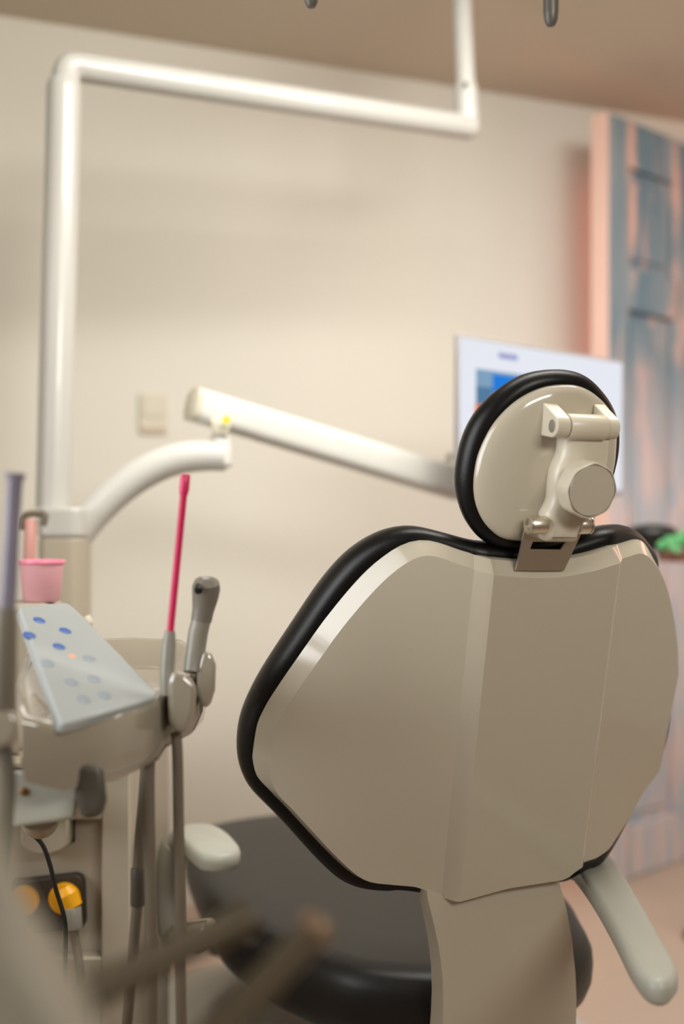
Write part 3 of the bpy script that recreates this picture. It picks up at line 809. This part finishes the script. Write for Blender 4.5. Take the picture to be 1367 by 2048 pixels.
build('head', MB().tube([W(402,1242,1.44), W(406,1220,1.44), W(410,1195,1.44), W(412,1176,1.435), W(413,1164,1.43), W(413,1159,1.43)], [.0124, .0132, .0158, .0170, .0150, .0095], 24, up=(1, 0, 0)), 'headgrey', sy)
build('head_nozzle', MB().rod(W(398,1172,1.425), W(396,1182,1.41), .0048, 14), 'cable', sy)
hose([W(300,1500,1.40), W(297,1560,1.40), W(299,1700,1.40), W(303,1850,1.40), W(303,2048,1.42), W(300,2250,1.5), V((-.30, 1.86, .25))], .0072, sy)
dr = thing('drain_hose', W(292,1510,1.46), 'grey hose with dark connector hanging leftmost under the console', 'hose')
hose([W(293,1515,1.46), W(288,1590,1.46), W(280,1680,1.46), W(276,1745,1.46)], .0070, dr)
build('connector', MB().rod(W(276,1735,1.46), W(275,1812,1.46), .0088, 20), 'darkgrey', dr)['label'] = 'dark connector'
hose([W(275,1805,1.46), W(268,1880,1.46), W(260,1980,1.46), W(252,2080,1.48), W(248,2250,1.6), V((-.36, 1.86, .28))], .0066, dr)
lc = thing('suction_cannula', W(4,1430,1.13), 'blurred lilac suction cannula standing at left edge of console', 'suction instrument')
build('cannula', MB().tube([W(11,1255,1.135), W(17,1180,1.135), W(24,1050,1.135), W(29,965,1.135), W(31,946,1.135)], [.0078, .0078, .0072, .0076, .0102], 20), 'lilac', lc)
build('handle', MB().tube([W(4,1470,1.15), W(8,1400,1.14), W(12,1250,1.135), W(13,1215,1.135)], [.011, .0115, .0105, .0088], 20), 'midgrey', lc)
hose([W(6,1490,1.16), W(14,1560,1.16), W(10,1650,1.17), W(0,1800,1.2), W(-20,2050,1.3), V((-.55, 1.86, .3))], .0085, lc, 'darkgrey')

# ------------------------------------------------------------------ small round stand with a black bowl
stz = Z(1101, 3.1); sc0 = V((X(1405, 3.1), 3.1, 0))
std = thing('plant_stand', sc0, 'tall brown round wooden stand in front of the blue door', 'stand')
build('stand_top', MB().lathe(sc0 + V((0, 0, stz)), (0, 0, 1), [(.11, -.028), (.115, -.024), (.115, -.004), (.11, 0)], 48), 'wood', std)
build('stand_column', MB().lathe(sc0, (0, 0, 1), [(.02, .03), (.018, .3), (.02, stz - .025)], 20), 'white', std)
build('stand_foot', MB().lathe(sc0, (0, 0, 1), [(.05, 0), (.05, .015), (.03, .035)], 40), 'wood', std)
bc = V((X(1303, 3.08), 3.08, stz))
bowl = MB().lathe(bc, (0, 0, 1), [(.028, 0), (.035, .006), (.058, .028), (.066, .046), (.062, .056), (.045, .064), (.02, .068), (.001, .069)], 48)
tag(build('lidded_bowl', bowl, 'bowl', at=bc), 'low black lidded bowl on the brown stand beside the door', 'bowl')
lf = thing('leaf_sprig', V((X(1346, 3.0), 3.0, stz)), 'green leafy sprig lying beside the black bowl', 'plant')
for k, (dx_, dy_, ang) in enumerate(((-.018, 0, 20), (.004, .012, -30), (.016, -.01, 60), (-.004, -.014, 100), (.026, .01, -70), (.036, 0, 10))):
    c = V((X(1346, 3.0) + dx_, 3.0 + dy_, stz + .018 + .008 * (k % 3))); a = math.radians(ang)
    d1 = V((math.cos(a), .3, .5 * math.sin(a))).normalized(); d2 = d1.cross(V((.2, -1, .4))).normalized(); d3 = d1.cross(d2)
    lo = [[c + d1 * t_ * .028 + d2 * math.cos(q) * w_ * .016 + d3 * math.sin(q) * .003 * w_ for q in (2 * math.pi * j / 12 for j in range(12))] for t_, w_ in ((-1, .1), (-.6, .7), (0, 1), (.6, .7), (1, .1))]
    build('leaf', MB().loft(lo), 'leaf', lf)

# ------------------------------------------------------------------ foreground instrument tray and handpieces
tr0 = W(60, 2300, .62)
tray = thing('instrument_tray', tr0, 'blurred pale instrument tray filling the lower left corner', 'tray')
fl = [W(-260,1560,.50), W(-4,1590,.50), W(12,1760,.50), W(55,1900,.50), W(130,2020,.50), W(230,2180,.50), W(240,2400,.50), W(-260,2400,.50)]
build('tray_body', MB().loft([fl, [p + V((-.03, .10, 0)) for p in fl]]), 'tray', tray, bevel=.008, seg=3)
build('holder_rail', MB().rod(W(-60, 2180, .62), W(460, 2180, .70), .02), 'tray', tray)
for (b0, b1, tip_, lab) in (((-40, 2090, .66), (470, 1848, .76), (503, 1832, .767), 'blurred brown grey handpiece slanting across hoses, left of two'),
                            ((345, 2160, .66), (618, 1872, .75), (643, 1846, .757), 'blurred grey handpiece with warm tip, right of the two in front')):
    B, Tt, E_ = W(*b0), W(*b1), W(*tip_)
    hp = thing('handpiece', B, lab, 'handpiece', 'handpieces on the front tray')
    build('grip', MB().tube([B, B.lerp(Tt, .5), B.lerp(Tt, .9), Tt], [.0108, .0108, .0104, .0108], 20), 'fore', hp)
    build('tip', MB().tube([Tt, Tt.lerp(E_, .3), Tt.lerp(E_, .8), E_], [.0108, .0124, .0122, .009], 20), 'foretip' if b0[0] > 0 else 'fore', hp)
